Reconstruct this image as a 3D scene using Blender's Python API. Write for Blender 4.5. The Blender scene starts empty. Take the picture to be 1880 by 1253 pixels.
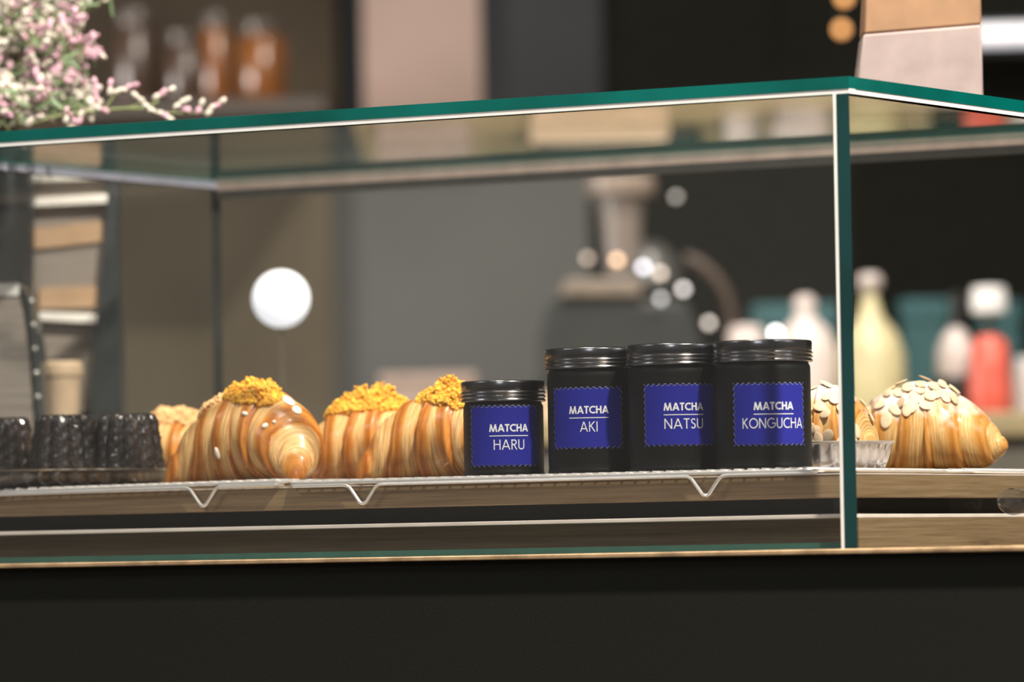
import bpy, math, random
from mathutils import Vector, Matrix
random.seed(7)
PI = math.pi
S = bpy.context.scene
COL = S.collection

# ------------------------------------------------------------------ camera
FPX, CX, CY = 10500.0, 940.0, 626.5
PITCH, ROLL = 0.03869, 0.01685
ANG = 0.5348                       # the case front runs away to the left at this angle
CORNER = Vector((0.2342, 4.0, 0.0))
_F = Vector((0, math.cos(PITCH), math.sin(PITCH)))
_U0 = Vector((0, -math.sin(PITCH), math.cos(PITCH)))
_R0 = Vector((1, 0, 0))
CR = _R0 * math.cos(ROLL) - _U0 * math.sin(ROLL)
CU = _U0 * math.cos(ROLL) + _R0 * math.sin(ROLL)
cd = bpy.data.cameras.new('camera')
cam = bpy.data.objects.new('camera', cd)
COL.objects.link(cam)
cam.matrix_world = Matrix((CR, CU, -_F)).transposed().to_4x4()
cd.sensor_width = 36.0
cd.lens = FPX / 1880.0 * 36.0
cd.clip_start, cd.clip_end = 0.1, 100
cd.dof.use_dof = True
cd.dof.focus_distance = 4.17
cd.dof.aperture_fstop = cd.lens / 40.0
S.camera = cam
# ------------------------------------------------------------------ world, lights, exposure
S.view_settings.view_transform = 'Standard'
S.view_settings.look = 'None'
S.view_settings.gamma = 1.0
S.view_settings.exposure = 0.3
S.cycles.max_bounces = 10
S.cycles.transparent_max_bounces = 32
S.cycles.sample_clamp_indirect = 6.0
S.cycles.caustics_reflective = False
S.cycles.caustics_refractive = False
w = bpy.data.worlds.new('world'); S.world = w; w.use_nodes = True
w.node_tree.nodes['Background'].inputs[0].default_value = (1.0, 0.92, 0.82, 1)
w.node_tree.nodes['Background'].inputs[1].default_value = 0.15

def area(name, loc, aim, power, size, color=(1, 0.9, 0.78), spread=180):
    d = bpy.data.lights.new(name, 'AREA'); d.shape = 'DISK'; d.size = size
    d.energy = power; d.color = color; d.spread = math.radians(spread)
    o = bpy.data.objects.new(name, d); COL.objects.link(o)
    o.location = loc
    o.rotation_euler = (Vector(aim) - Vector(loc)).to_track_quat('-Z', 'Y').to_euler()
    return o
area('key_light', (1.2, 2.45, 2.7), (0.0, 4.25, 0.1), 228, 0.16, (1, 0.91, 0.8))
area('overhead_light', (-0.2, 4.05, 2.1), (-0.1, 4.35, 0.1), 26, 0.4, (1, 0.9, 0.76))
area('left_softbox', (-1.6, 3.7, 1.35), (0.0, 4.2, 0.1), 8, 0.55, (0.95, 0.95, 1))  # added soft light, gives the jar lids their left highlights
area('right_softbox', (1.9, 3.3, 1.2), (0.0, 4.2, 0.1), 8, 0.55, (0.95, 0.95, 1))  # added soft light, gives the jar lids their right highlights
area('front_softbox', (-0.5, 1.2, 1.3), (0.0, 4.2, 0.1), 11, 0.5, (0.95, 0.95, 1))  # added soft light from the front, lifts the boards and wires
area('back_room_light', (0.4, 5.5, 2.3), (0.45, 6.4, 0.2), 15, 0.5, (1, 0.9, 0.8), spread=75)
area('back_wall_light', (-1.7, 6.2, 0.45), (-0.3, 7.6, 0.35), 36, 0.4, (1, 0.94, 0.88))

# ------------------------------------------------------------------ where things stand
UD = Vector((-math.cos(ANG), math.sin(ANG), 0))
WD = Vector((math.sin(ANG), math.cos(ANG), 0))
def ray(px, py):
    return (_F + CR * ((px - CX) / FPX) - CU * ((py - CY) / FPX))
def on_w(px, py, wv):
    r = ray(px, py); s = (wv + CORNER.dot(WD)) / r.dot(WD); return r * s
def on_y(px, py, Y):
    r = ray(px, py); return r * (Y / r.y)
def case_pt(u, wv, z): 
    p = CORNER + UD * u + WD * wv; return Vector((p.x, p.y, z))
def u_of(p): return (p - CORNER).dot(UD)

# ------------------------------------------------------------------ materials
def nodes_of(m):
    m.use_nodes = True
    return m.node_tree.nodes, m.node_tree.links
def mat(name, col, rough=0.5, metal=0.0, var=0.12, scale=40.0, bump=0.0, bscale=200.0, coat=0.0, emit=None, estr=0.0, spec=0.5, trans=0.0, aniso=None, bdist=0.002):
    m = bpy.data.materials.new(name); N, L = nodes_of(m)
    b = N['Principled BSDF']
    b.inputs['Roughness'].default_value = rough
    b.inputs['Metallic'].default_value = metal
    b.inputs['Coat Weight'].default_value = coat
    b.inputs['Coat Roughness'].default_value = 0.15
    b.inputs['Specular IOR Level'].default_value = spec
    b.inputs['Transmission Weight'].default_value = trans
    tc = N.new('ShaderNodeTexCoord'); nz = N.new('ShaderNodeTexNoise')
    nz.inputs['Scale'].default_value = scale; nz.inputs['Detail'].default_value = 4
    vec = tc.outputs['Object']
    if aniso:
        mp = N.new('ShaderNodeMapping'); mp.inputs['Scale'].default_value = aniso
        L.new(vec, mp.inputs['Vector']); vec = mp.outputs['Vector']
    L.new(vec, nz.inputs['Vector'])
    rp = N.new('ShaderNodeValToRGB')
    rp.color_ramp.elements[0].position = 0.3; rp.color_ramp.elements[1].position = 0.7
    rp.color_ramp.elements[0].color = tuple(c * (1 - var) for c in col) + (1,)
    rp.color_ramp.elements[1].color = tuple(min(1, c * (1 + var)) for c in col) + (1,)
    L.new(nz.outputs['Fac'], rp.inputs['Fac']); L.new(rp.outputs['Color'], b.inputs['Base Color'])
    if bump:
        n2 = N.new('ShaderNodeTexNoise'); n2.inputs['Scale'].default_value = bscale; n2.inputs['Detail'].default_value = 3
        L.new(vec, n2.inputs['Vector'])
        bp = N.new('ShaderNodeBump'); bp.inputs['Strength'].default_value = bump; bp.inputs['Distance'].default_value = bdist
        L.new(n2.outputs['Fac'], bp.inputs['Height']); L.new(bp.outputs['Normal'], b.inputs['Normal'])
    if emit:
        b.inputs['Emission Color'].default_value = emit + (1,)
        b.inputs['Emission Strength'].default_value = estr
    return m
def glass_mat(name, tint, f0=0.06, rough=0.0):
    m = bpy.data.materials.new(name); N, L = nodes_of(m)
    N.remove(N['Principled BSDF'])
    out = N['Material Output']
    t = N.new('ShaderNodeBsdfTransparent'); t.inputs[0].default_value = tint + (1,)
    g = N.new('ShaderNodeBsdfGlossy'); g.inputs['Roughness'].default_value = rough
    geo = N.new('ShaderNodeNewGeometry')
    dp = N.new('ShaderNodeVectorMath'); dp.operation = 'DOT_PRODUCT'
    L.new(geo.outputs['Normal'], dp.inputs[0]); L.new(geo.outputs['Incoming'], dp.inputs[1])
    def mth(op, a, bb):
        k = N.new('ShaderNodeMath'); k.operation = op
        for i, v in enumerate((a, bb)):
            if v is None: continue
            if isinstance(v, (int, float)): k.inputs[i].default_value = v
            else: L.new(v, k.inputs[i])
        return k.outputs[0]
    c = mth('ABSOLUTE', dp.outputs['Value'], None)
    k = mth('POWER', mth('SUBTRACT', 1.0, c), 5.0)
    f = mth('ADD', mth('MULTIPLY', k, 1 - f0), f0)
    mx = N.new('ShaderNodeMixShader')
    L.new(f, mx.inputs[0]); L.new(t.outputs[0], mx.inputs[1]); L.new(g.outputs[0], mx.inputs[2])
    L.new(mx.outputs[0], out.inputs['Surface'])
    return m

M = {}
M['glass'] = glass_mat('clear_glass', (0.985, 0.993, 0.988))
M['sparkle'] = glass_mat('sparkle_glass', (0.93, 0.95, 0.95), 0.14, rough=.12)
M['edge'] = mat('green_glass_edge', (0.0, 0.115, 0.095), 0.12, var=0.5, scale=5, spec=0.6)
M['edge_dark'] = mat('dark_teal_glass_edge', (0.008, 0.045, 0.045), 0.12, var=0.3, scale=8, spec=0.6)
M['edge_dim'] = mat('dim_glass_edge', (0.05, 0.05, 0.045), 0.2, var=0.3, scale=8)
M['seam'] = mat('frosted_seam_and_reflection', (0.86, 0.83, 0.78), 0.35, var=0.05)
M['rail'] = mat('rear_rail_metal', (0.30, 0.24, 0.21), 0.4, var=0.15)
M['rail_dark'] = mat('rear_rail_gasket', (0.03, 0.03, 0.027), 0.5)
M['counter'] = mat('dark_counter_laminate', (0.014, 0.0145, 0.011), 0.6, var=0.3, scale=900, spec=0.1)
M['brass'] = mat('brass_strip', (0.62, 0.42, 0.24), 0.4, metal=0.6, var=0.3, scale=60)
M['chrome'] = mat('chrome_wire', (0.9, 0.87, 0.85), 0.28, metal=0.55, var=0.05)
M['silver'] = mat('silver_plate', (0.42, 0.39, 0.36), 0.25, metal=1.0, var=0.1)
M['foil'] = mat('foil_tin', (0.8, 0.78, 0.8), 0.3, metal=0.8, var=0.05)
M['steel'] = mat('brushed_steel', (0.33, 0.28, 0.24), 0.4, metal=0.35, var=0.2, scale=12, aniso=(1, 1, 18))
M['steel_dark'] = mat('dark_steel', (0.09, 0.1, 0.1), 0.35, metal=0.8, var=0.15)
M['jar'] = mat('black_jar_metal', (0.0032, 0.004, 0.004), 0.52, var=0.1, spec=0.18)
M['lid'] = mat('black_gloss_lid', (0.15, 0.15, 0.16), 0.24, metal=1.0, var=0.1)
M['label'] = mat('indigo_label_paper', (0.018, 0.021, 0.29), 0.6, var=0.06, scale=25, spec=0.12)
M['paper_edge'] = mat('pale_paper_edge', (0.45, 0.45, 0.62), 0.7, var=0.05)
M['ink'] = mat('white_print', (0.86, 0.86, 0.88), 0.6, var=0.02)
M['canele'] = mat('canele_crust', (0.013, 0.0055, 0.0035), 0.38, var=0.6, scale=120, bump=1.0, bscale=420, coat=1.0, spec=0.3, bdist=.004)
M['icing'] = mat('cream_icing', (0.9, 0.86, 0.74), 0.35, var=0.05, coat=0.3)
M['black'] = mat('matt_black_support', (0.006, 0.008, 0.007), 0.6, var=0.1)
M['wood_lip_and_reflection'] = mat('pale_lip_and_reflection', (0.88, 0.78, 0.7), 0.5, var=0.08)
M['teal'] = mat('teal_box_card', (0.006, 0.055, 0.065), 0.6)
M['red'] = mat('red_plastic', (0.55, 0.09, 0.06), 0.4)
M['bottle_dark'] = mat('dark_bottle', (0.014, 0.014, 0.013), 0.3, spec=0.4)
M['bottle_pale'] = mat('pale_bottle', (0.44, 0.385, 0.37), 0.45)
M['bottle_yellow'] = mat('yellow_syrup', (0.43, 0.385, 0.225), 0.4)
M['white_plastic'] = mat('white_plastic', (0.62, 0.61, 0.62), 0.4)
M['kraft'] = mat('kraft_card', (0.5, 0.37, 0.25), 0.7)
M['pale_card'] = mat('pale_card', (0.24, 0.18, 0.155), 0.7)
M['olive_edge'] = mat('back_counter_wood', (0.27, 0.21, 0.11), 0.5)
M['back_body'] = mat('back_counter_body', (0.13, 0.115, 0.09), 0.6)
M['amber'] = mat('amber_jar_glass', (0.12, 0.042, 0.009), 0.25)
M['stem'] = mat('plant_stem', (0.2, 0.24, 0.1), 0.6)
M['leaf'] = mat('plant_leaf', (0.10, 0.16, 0.07), 0.5, var=0.3)
M['petal_white'] = mat('white_petal', (0.60, 0.55, 0.47), 0.6, var=0.15)
M['petal_pink'] = mat('pink_petal', (0.56, 0.33, 0.40), 0.6, var=0.2)
M['paper_pink'] = mat('pale_pink_paper', (0.315, 0.25, 0.235), 0.7)
M['paper_orange'] = mat('orange_paper', (0.30, 0.17, 0.09), 0.7)
M['cup'] = mat('cream_cup', (0.75, 0.55, 0.38), 0.6)

def wood_mat(name, a, b_):
    m = bpy.data.materials.new(name); N, L = nodes_of(m); b = N['Principled BSDF']
    b.inputs['Roughness'].default_value = 0.55
    tc = N.new('ShaderNodeTexCoord'); mp = N.new('ShaderNodeMapping'); mp.inputs['Scale'].default_value = (6, 6, 260)
    nz = N.new('ShaderNodeTexNoise'); nz.inputs['Scale'].default_value = 1.6; nz.inputs['Detail'].default_value = 6; nz.inputs['Roughness'].default_value = 0.65
    L.new(tc.outputs['Object'], mp.inputs['Vector']); L.new(mp.outputs['Vector'], nz.inputs['Vector'])
    rp = N.new('ShaderNodeValToRGB'); rp.color_ramp.elements[0].position = 0.3; rp.color_ramp.elements[1].position = 0.72
    rp.color_ramp.elements[0].color = a + (1,); rp.color_ramp.elements[1].color = b_ + (1,)
    L.new(nz.outputs['Fac'], rp.inputs['Fac']); L.new(rp.outputs['Color'], b.inputs['Base Color'])
    return m
M['wood'] = wood_mat('display_board_wood', (0.17, 0.105, 0.05), (0.36, 0.25, 0.14))

def crust_mat(name, pale, mid, dark, sugar=0.0, freq=24.0, contrast=0.85):
    m = bpy.data.materials.new(name); N, L = nodes_of(m); b = N['Principled BSDF']
    b.inputs['Roughness'].default_value = 0.36; b.inputs['Specular IOR Level'].default_value = 0.3
    b.inputs['Coat Weight'].default_value = 0.25; b.inputs['Coat Roughness'].default_value = 0.16
    uv = N.new('ShaderNodeUVMap'); uv.uv_map = 'crust'
    sx = N.new('ShaderNodeSeparateXYZ'); L.new(uv.outputs['UV'], sx.inputs[0])
    tc = N.new('ShaderNodeTexCoord')
    n1 = N.new('ShaderNodeTexNoise'); n1.inputs['Scale'].default_value = 55; n1.inputs['Detail'].default_value = 3
    L.new(tc.outputs['Object'], n1.inputs['Vector'])
    def mth(op, a, bb):
        k = N.new('ShaderNodeMath'); k.operation = op
        for i, v in enumerate((a, bb)):
            if v is None: continue
            if isinstance(v, (int, float)): k.inputs[i].default_value = v
            else: L.new(v, k.inputs[i])
        return k.outputs[0]
    B = mth('ADD', sx.outputs['X'], mth('MULTIPLY', mth('SUBTRACT', n1.outputs['Fac'], 0.5), 0.34))
    p = mth('FRACT', B, None)
    rp = N.new('ShaderNodeValToRGB'); r = rp.color_ramp
    r.elements[0].position = 0.0; r.elements[0].color = mid + (1,)
    r.elements[1].position = 1.0; r.elements[1].color = dark + (1,)
    for q, c in ((0.12, pale), (0.45, pale), (0.60, mid), (0.76, dark), (0.90, mid)):
        e = r.elements.new(q); e.color = c + (1,)
    L.new(p, rp.inputs['Fac'])
    # fine laminated layer lines
    cb = N.new('ShaderNodeCombineXYZ')
    L.new(mth('MULTIPLY', sx.outputs['X'], freq), cb.inputs[0]); L.new(mth('MULTIPLY', sx.outputs['Y'], 0.32), cb.inputs[1])
    n2 = N.new('ShaderNodeTexNoise'); n2.inputs['Scale'].default_value = 1.0; n2.inputs['Detail'].default_value = 4; n2.inputs['Roughness'].default_value = 0.7
    L.new(cb.outputs[0], n2.inputs['Vector'])
    r2 = N.new('ShaderNodeValToRGB'); r2.color_ramp.elements[0].position = 0.43; r2.color_ramp.elements[1].position = 0.57
    c_ = contrast; r2.color_ramp.elements[0].color = (1 - .42*c_, 1 - .55*c_, 1 - .66*c_, 1); r2.color_ramp.elements[1].color = (1 + .2*c_, 1 + .22*c_, 1 + .2*c_, 1)
    L.new(n2.outputs['Fac'], r2.inputs['Fac'])
    mx = N.new('ShaderNodeMixRGB'); mx.blend_type = 'MULTIPLY'
    r4 = N.new('ShaderNodeValToRGB'); r4.color_ramp.elements[0].position = 0.5; r4.color_ramp.elements[0].color = (1, 1, 1, 1)
    r4.color_ramp.elements[1].position = 0.72; r4.color_ramp.elements[1].color = (.3, .3, .3, 1)
    L.new(p, r4.inputs['Fac']); L.new(r4.outputs['Color'], mx.inputs[0])
    L.new(rp.outputs['Color'], mx.inputs[1]); L.new(r2.outputs['Color'], mx.inputs[2])
    colo = mx.outputs[0]
    if sugar:
        g = N.new('ShaderNodeSeparateXYZ'); L.new(tc.outputs['Object'], g.inputs[0])
        n3 = N.new('ShaderNodeTexNoise'); n3.inputs['Scale'].default_value = 70; n3.inputs['Detail'].default_value = 5
        L.new(tc.outputs['Object'], n3.inputs['Vector'])
        f = mth('ADD', mth('MULTIPLY', g.outputs['Z'], 22.0), mth('MULTIPLY', n3.outputs['Fac'], 1.6))
        r3 = N.new('ShaderNodeValToRGB'); r3.color_ramp.elements[0].position = 0.0; r3.color_ramp.elements[1].position = 1.0
        f2 = mth('MULTIPLY', mth('SUBTRACT', f, sugar), 2.2)
        L.new(f2, r3.inputs['Fac'])
        m3 = N.new('ShaderNodeMixRGB'); L.new(r3.outputs['Color'], m3.inputs[0]); L.new(colo, m3.inputs[1])
        m3.inputs[2].default_value = (0.88, 0.82, 0.74, 1); colo = m3.outputs[0]
    L.new(colo, b.inputs['Base Color'])
    bp = N.new('ShaderNodeBump'); bp.inputs['Strength'].default_value = 0.35; bp.inputs['Distance'].default_value = 0.0015
    L.new(n2.outputs['Fac'], bp.inputs['Height']); L.new(bp.outputs['Normal'], b.inputs['Normal'])
    return m
M['crust'] = crust_mat('glazed_crust', (0.82, 0.51, 0.215), (0.62, 0.255, 0.045), (0.39, 0.105, 0.006))
M['crust_almond'] = crust_mat('pale_flaky_crust', (0.86, 0.56, 0.24), (0.74, 0.38, 0.11), (0.58, 0.22, 0.03), sugar=1.62, freq=42.0, contrast=1.0)
M['crumb_yellow'] = mat('yellow_crumble', (1.0, 0.45, 0.05), 0.8, var=0.3, scale=220)
M['crumb_tan'] = mat('tan_crumble', (0.78, 0.48, 0.22), 0.75, var=0.2, scale=160)
M['almond'] = mat('almond_slice', (0.80, 0.60, 0.40), 0.5, var=0.12, scale=120)

# ------------------------------------------------------------------ mesh building
class MB:
    def __init__(s): s.v = []; s.f = []; s.mi = []; s.uv = None
    def add(s, vs, fs, mi=0):
        o = len(s.v); s.v += [tuple(p) for p in vs]
        for f in fs: s.f.append(tuple(i + o for i in f)); s.mi.append(mi)
    def box(s, lo, hi, mi=0, mis=None):
        x0, y0, z0 = lo; x1, y1, z1 = hi
        vs = [(x0,y0,z0),(x1,y0,z0),(x1,y1,z0),(x0,y1,z0),(x0,y0,z1),(x1,y0,z1),(x1,y1,z1),(x0,y1,z1)]
        fs = [(0,3,2,1),(4,5,6,7),(0,1,5,4),(1,2,6,5),(2,3,7,6),(3,0,4,7)]
        o = len(s.v); s.v += vs
        for k, f in enumerate(fs):
            s.f.append(tuple(i + o for i in f)); s.mi.append(mis[k] if mis else mi)
    def prism(s, poly, y0, y1, mi=0):          # polygon in x,z pushed along y
        n = len(poly)
        vs = [(x, y0, z) for x, z in poly] + [(x, y1, z) for x, z in poly]
        fs = [tuple(range(n)), tuple(range(2*n-1, n-1, -1))]
        for i in range(n):
            j = (i + 1) % n; fs.append((i, i + n, j + n, j))
        s.add(vs, fs, mi)
    def lathe(s, prof, n=48, mi=0, mod=None, cx=0.0, cy=0.0, cap=True):
        vs = []; m = len(prof)
        for k, (r, z) in enumerate(prof):
            for i in range(n):
                th = 2 * PI * i / n
                rr, zz = mod(r, z, th, k) if mod else (r, z)
                vs.append((cx + rr * math.cos(th), cy + rr * math.sin(th), zz))
        fs = []
        for k in range(m - 1):
            for i in range(n):
                j = (i + 1) % n
                fs.append((k*n+i, k*n+j, (k+1)*n+j, (k+1)*n+i))
        if cap:
            fs.append(tuple(range(n-1, -1, -1))); fs.append(tuple((m-1)*n + i for i in range(n)))
        s.add(vs, fs, mi)
    def tube(s, pts, r, n=8, mi=0, closed=False):
        pts = [Vector(p) for p in pts]; m = len(pts); vs = []
        up = None
        for k, p in enumerate(pts):
            a = pts[(k - 1) % m] if (closed or k > 0) else p
            b = pts[(k + 1) % m] if (closed or k < m - 1) else p
            t = (b - a).normalized()
            if up is None: up = t.orthogonal().normalized()
            up = (up - t * up.dot(t))
            up = up.normalized() if up.length > 1e-6 else t.orthogonal().normalized()
            sd = t.cross(up)
            rr = r[k] if isinstance(r, (list, tuple)) else r
            for i in range(n):
                th = 2 * PI * i / n
                vs.append(p + up * (rr * math.cos(th)) + sd * (rr * math.sin(th)))
        fs = []
        for k in range(m if closed else m - 1):
            k2 = (k + 1) % m
            for i in range(n):
                j = (i + 1) % n
                fs.append((k*n+i, k*n+j, k2*n+j, k2*n+i))
        if not closed:
            fs.append(tuple(range(n-1, -1, -1))); fs.append(tuple((m-1)*n + i for i in range(n)))
        s.add(vs, fs, mi)
    def ellipsoid(s, c, ax, nu=14, nv=8, mi=0, lump=0.0):
        c = Vector(c); ax = [Vector(a) for a in ax]; vs = [c + ax[2]]
        for k in range(1, nv):
            ph = PI * k / nv
            for i in range(nu):
                th = 2 * PI * i / nu
                q = 1 + (random.uniform(-lump, lump) if lump else 0)
                vs.append(c + (ax[0]*(math.sin(ph)*math.cos(th)) + ax[1]*(math.sin(ph)*math.sin(th)) + ax[2]*math.cos(ph))*q)
        vs.append(c - ax[2]); fs = []
        for i in range(nu): fs.append((0, 1 + i, 1 + (i+1) % nu))
        for k in range(nv - 2):
            for i in range(nu):
                j = (i+1) % nu; fs.append((1+k*nu+i, 1+(k+1)*nu+i, 1+(k+1)*nu+j, 1+k*nu+j))
        e = len(vs) - 1
        for i in range(nu): fs.append((1+(nv-2)*nu+i, e, 1+(nv-2)*nu+(i+1) % nu))
        s.add(vs, fs, mi)
    def ball(s, c, r, mi=0, nu=14, nv=8, lump=0.0):
        s.ellipsoid(c, ((r,0,0),(0,r,0),(0,0,r)), nu, nv, mi, lump)
    def build(s, name, mats, parent=None, smooth=True, angle=40):
        me = bpy.data.meshes.new(name); me.from_pydata(s.v, [], s.f)
        for m in (mats if isinstance(mats, (list, tuple)) else [mats]): me.materials.append(m)
        me.polygons.foreach_set('material_index', s.mi)
        if s.uv:
            ul = me.uv_layers.new(name='crust')
            for lp in me.loops: ul.data[lp.index].uv = s.uv[lp.vertex_index]
        import bmesh
        bm = bmesh.new(); bm.from_mesh(me); bmesh.ops.recalc_face_normals(bm, faces=bm.faces); bm.to_mesh(me); bm.free()
        if smooth:
            me.polygons.foreach_set('use_smooth', [True] * len(me.polygons))
            me.set_sharp_from_angle(angle=math.radians(angle))
        o = bpy.data.objects.new(name, me); COL.objects.link(o)
        if parent: o.parent = parent
        return o
def bevel(o, wd, seg=2):
    b = o.modifiers.new('bevel', 'BEVEL'); b.width = wd; b.segments = seg; b.limit_method = 'ANGLE'; b.angle_limit = math.radians(40)
    return o
def thing(name, label, cat, loc, rz=0.0, group=None):
    o = bpy.data.objects.new(name, None); COL.objects.link(o); o.empty_display_size = 0.02
    o.location = loc; o.rotation_euler = (0, 0, rz)
    return tag(o, label, cat, group)
def tag(o, label, cat, group=None):
    o['label'] = label; o['category'] = cat
    if group: o['group'] = group
    return o
def struct(o): o['kind'] = 'structure'; return o

# ------------------------------------------------------------------ the setting
FLOOR = -1.0
fl = MB(); fl.box((-6, -2, FLOOR - 0.05), (6, 9, FLOOR)); struct(fl.build('floor', mat('floor_concrete', (0.12, 0.11, 0.1), 0.6)))
WY = 7.6
wb = MB(); wb.box((-6, WY, FLOOR), (6, WY + 0.1, 2.6)); struct(wb.build('wall_back', mat('dark_wall_paint', (0.0085, 0.0088, 0.0072), 0.85, spec=0.03)))
def wall_panel(name, px0, px1, y0, y1, m, Y=WY, t=0.02):
    a = on_y(px0, y1, Y - t); b = on_y(px1, y0, Y - t)
    k = MB(); k.box((a.x, Y - t, max(FLOOR, a.z)), (b.x, Y, b.z)); return k.build(name, m)
struct(wall_panel('trim_1', -420, 606, 290, 2400, mat('olive_wall_panel', (0.082, 0.067, 0.046), 0.7, var=0.2, scale=3, spec=0.05), t=0.06))
struct(wall_panel('trim_4', -420, 606, -600, 290, mat('brown_wall_panel', (0.030, 0.023, 0.016), 0.7, var=0.3, scale=4, spec=0.05), t=0.06))
struct(wall_panel('trim_2', 606, 1080, 300, 2400, mat('grey_wall_panel', (0.080, 0.081, 0.079), 0.7, var=0.15, scale=2, spec=0.05), t=.03))
struct(wall_panel('trim_3', 640, 1092, -600, 300, mat('slate_wall_panel', (0.030, 0.032, 0.035), 0.7, var=0.15, scale=2, spec=0.03)))

# ------------------------------------------------------------------ service counter (front)
ROT = -ANG
ZC = 0.0054
ct = thing('service_counter', 'long near-black service counter carrying the glass display case', 'counter', CORNER, ROT)
k = MB(); k.box((-1.75, 0.0, FLOOR), (0.75, 0.95, ZC - 0.0035)); k.build('front_panel', M['counter'], ct)
k = MB(); k.box((-1.75, -0.008, ZC - 0.0035), (0.75, 0.006, ZC)); bevel(k.build('edge_strip', M['brass'], ct), 0.0008)
k = MB(); k.box((-1.75, 0.006, ZC - 0.0035), (0.75, 0.955, ZC)); k.build('worktop', mat('dark_worktop', (0.10, 0.065, 0.04), 0.45, var=.3, scale=30, aniso=(1, 8, 1)), ct, smooth=False)
ct.location = case_pt(0, -0.014, 0)

# ------------------------------------------------------------------ glass display case
CL, CD = 0.89, 0.53                 # length, depth
ZT0, ZT1 = 0.3280, 0.3366           # top pane
ZS = 0.3246                         # seam underside
TH = 0.010
ZB0 = ZC + 0.0002
cs = thing('display_case', 'clear frameless glass display case with green edges holding pastries and jars', 'display case', CORNER - UD * 0.0055, ROT)
E_ = lambda *which: [1 if n in which else 0 for n in ('b', 't', 'f', 'r', 'k', 'l')]
k = MB(); k.box((-CL, 0, ZT0), (0.0, CD, ZT1), mis=E_('f', 'r', 'k', 'l')); k.build('top_pane', [M['glass'], M['edge']], cs, smooth=False)
k = MB(); k.box((-CL, 0, ZB0), (-TH - 0.003, TH, ZS), mis=E_('b', 't', 'r', 'l')); k.build('front_pane', [M['glass'], M['edge']], cs, smooth=False)
k = MB(); k.box((-TH, 0, ZB0), (0.0, CD, ZS), mis=E_('b', 't', 'f', 'k')); k.build('side_pane', [M['glass'], M['edge_dark']], cs, smooth=False)
k = MB(); k.box((-CL, TH, ZB0), (-CL + TH, CD, ZS), mis=E_('b', 't', 'f', 'k')); k.build('side_pane', [M['glass'], M['edge_dim']], cs, smooth=False)
k = MB()
k.box((-CL, 0.0005, ZS), (0, TH, ZT0)); k.box((-TH, TH, ZS), (-0.0005, CD, ZT0))
k.build('top_seam', M['seam'], cs, smooth=False)
k = MB(); k.box((-CL, TH, ZS), (-CL + TH, CD, ZT0)); k.build('end_seam', mat('lavender_seam', (0.27, 0.27, 0.34), 0.4), cs, smooth=False)
k = MB(); k.box((-TH - 0.003, 0.0003, ZB0), (-TH, TH, ZS)); k.build('corner_seam', M['seam'], cs, smooth=False)
k = MB(); k.box((-CL + TH, CD - 0.006, ZT0 - 0.005), (-TH, CD, ZT0)); k.build('rear_rail', M['rail'], cs, smooth=False)
k = MB(); k.box((-CL + TH, CD - 0.006, ZT0 - 0.012), (-TH, CD, ZT0 - 0.0052)); k.build('rail_gasket', M['rail_dark'], cs, smooth=False)
k = MB(); k.box((-CL + TH, TH + 0.002, ZB0), (-TH - 0.001, 0.02, ZB0 + 0.0045)); k.build('base_bead', mat('green_base_bead', (0.06, 0.16, 0.12), 0.2), cs, smooth=False)

# ------------------------------------------------------------------ boards in the case
BR = TH + 0.004
base = thing('base_board', 'lower dark wooden board with pale lip at the bottom of the glass case', 'board', CORNER, ROT)
k = MB(); k.box((-CL + 0.02, 0.040, ZC), (-BR, CD - 0.02, 0.0272)); k.build('board', M['wood'], base, smooth=False)
k = MB(); k.box((-CL + 0.02, 0.0140, 0.0272), (-BR, CD - 0.02, 0.0300)); bevel(k.build('pale_strip', M['wood_lip_and_reflection'], base), 0.0004)
upb = thing('serving_board', 'brown wooden serving board raised under the wire racks', 'board', CORNER, ROT)
k = MB(); k.box((-CL + 0.02, 0.0285, 0.0418), (-BR - 0.001, CD - 0.02, 0.0583)); bevel(k.build('board', M['wood'], upb), 0.0004)
k = MB(); k.box((-CL + 0.02, 0.036, 0.0583), (-BR - 0.009, CD - 0.02, 0.0589)); k.build('top_veneer', M['wood'], upb, smooth=False)
k = MB(); k.box((-CL + 0.02, 0.0280, 0.0583), (-BR - 0.0008, 0.036, 0.0590)); k.box((-BR - 0.009, 0.036, 0.0583), (-BR - 0.0008, CD - 0.02, 0.0590)); k.build('pale_strip', M['wood_lip_and_reflection'], upb, smooth=False)  # pale strip along this edge stands in for the rack's bright reflection
k = MB(); k.box((-CL + 0.03, 0.060, 0.0300), (-BR - 0.03, CD - 0.03, 0.0418)); k.build('plinth', M['black'], upb, smooth=False)

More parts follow.
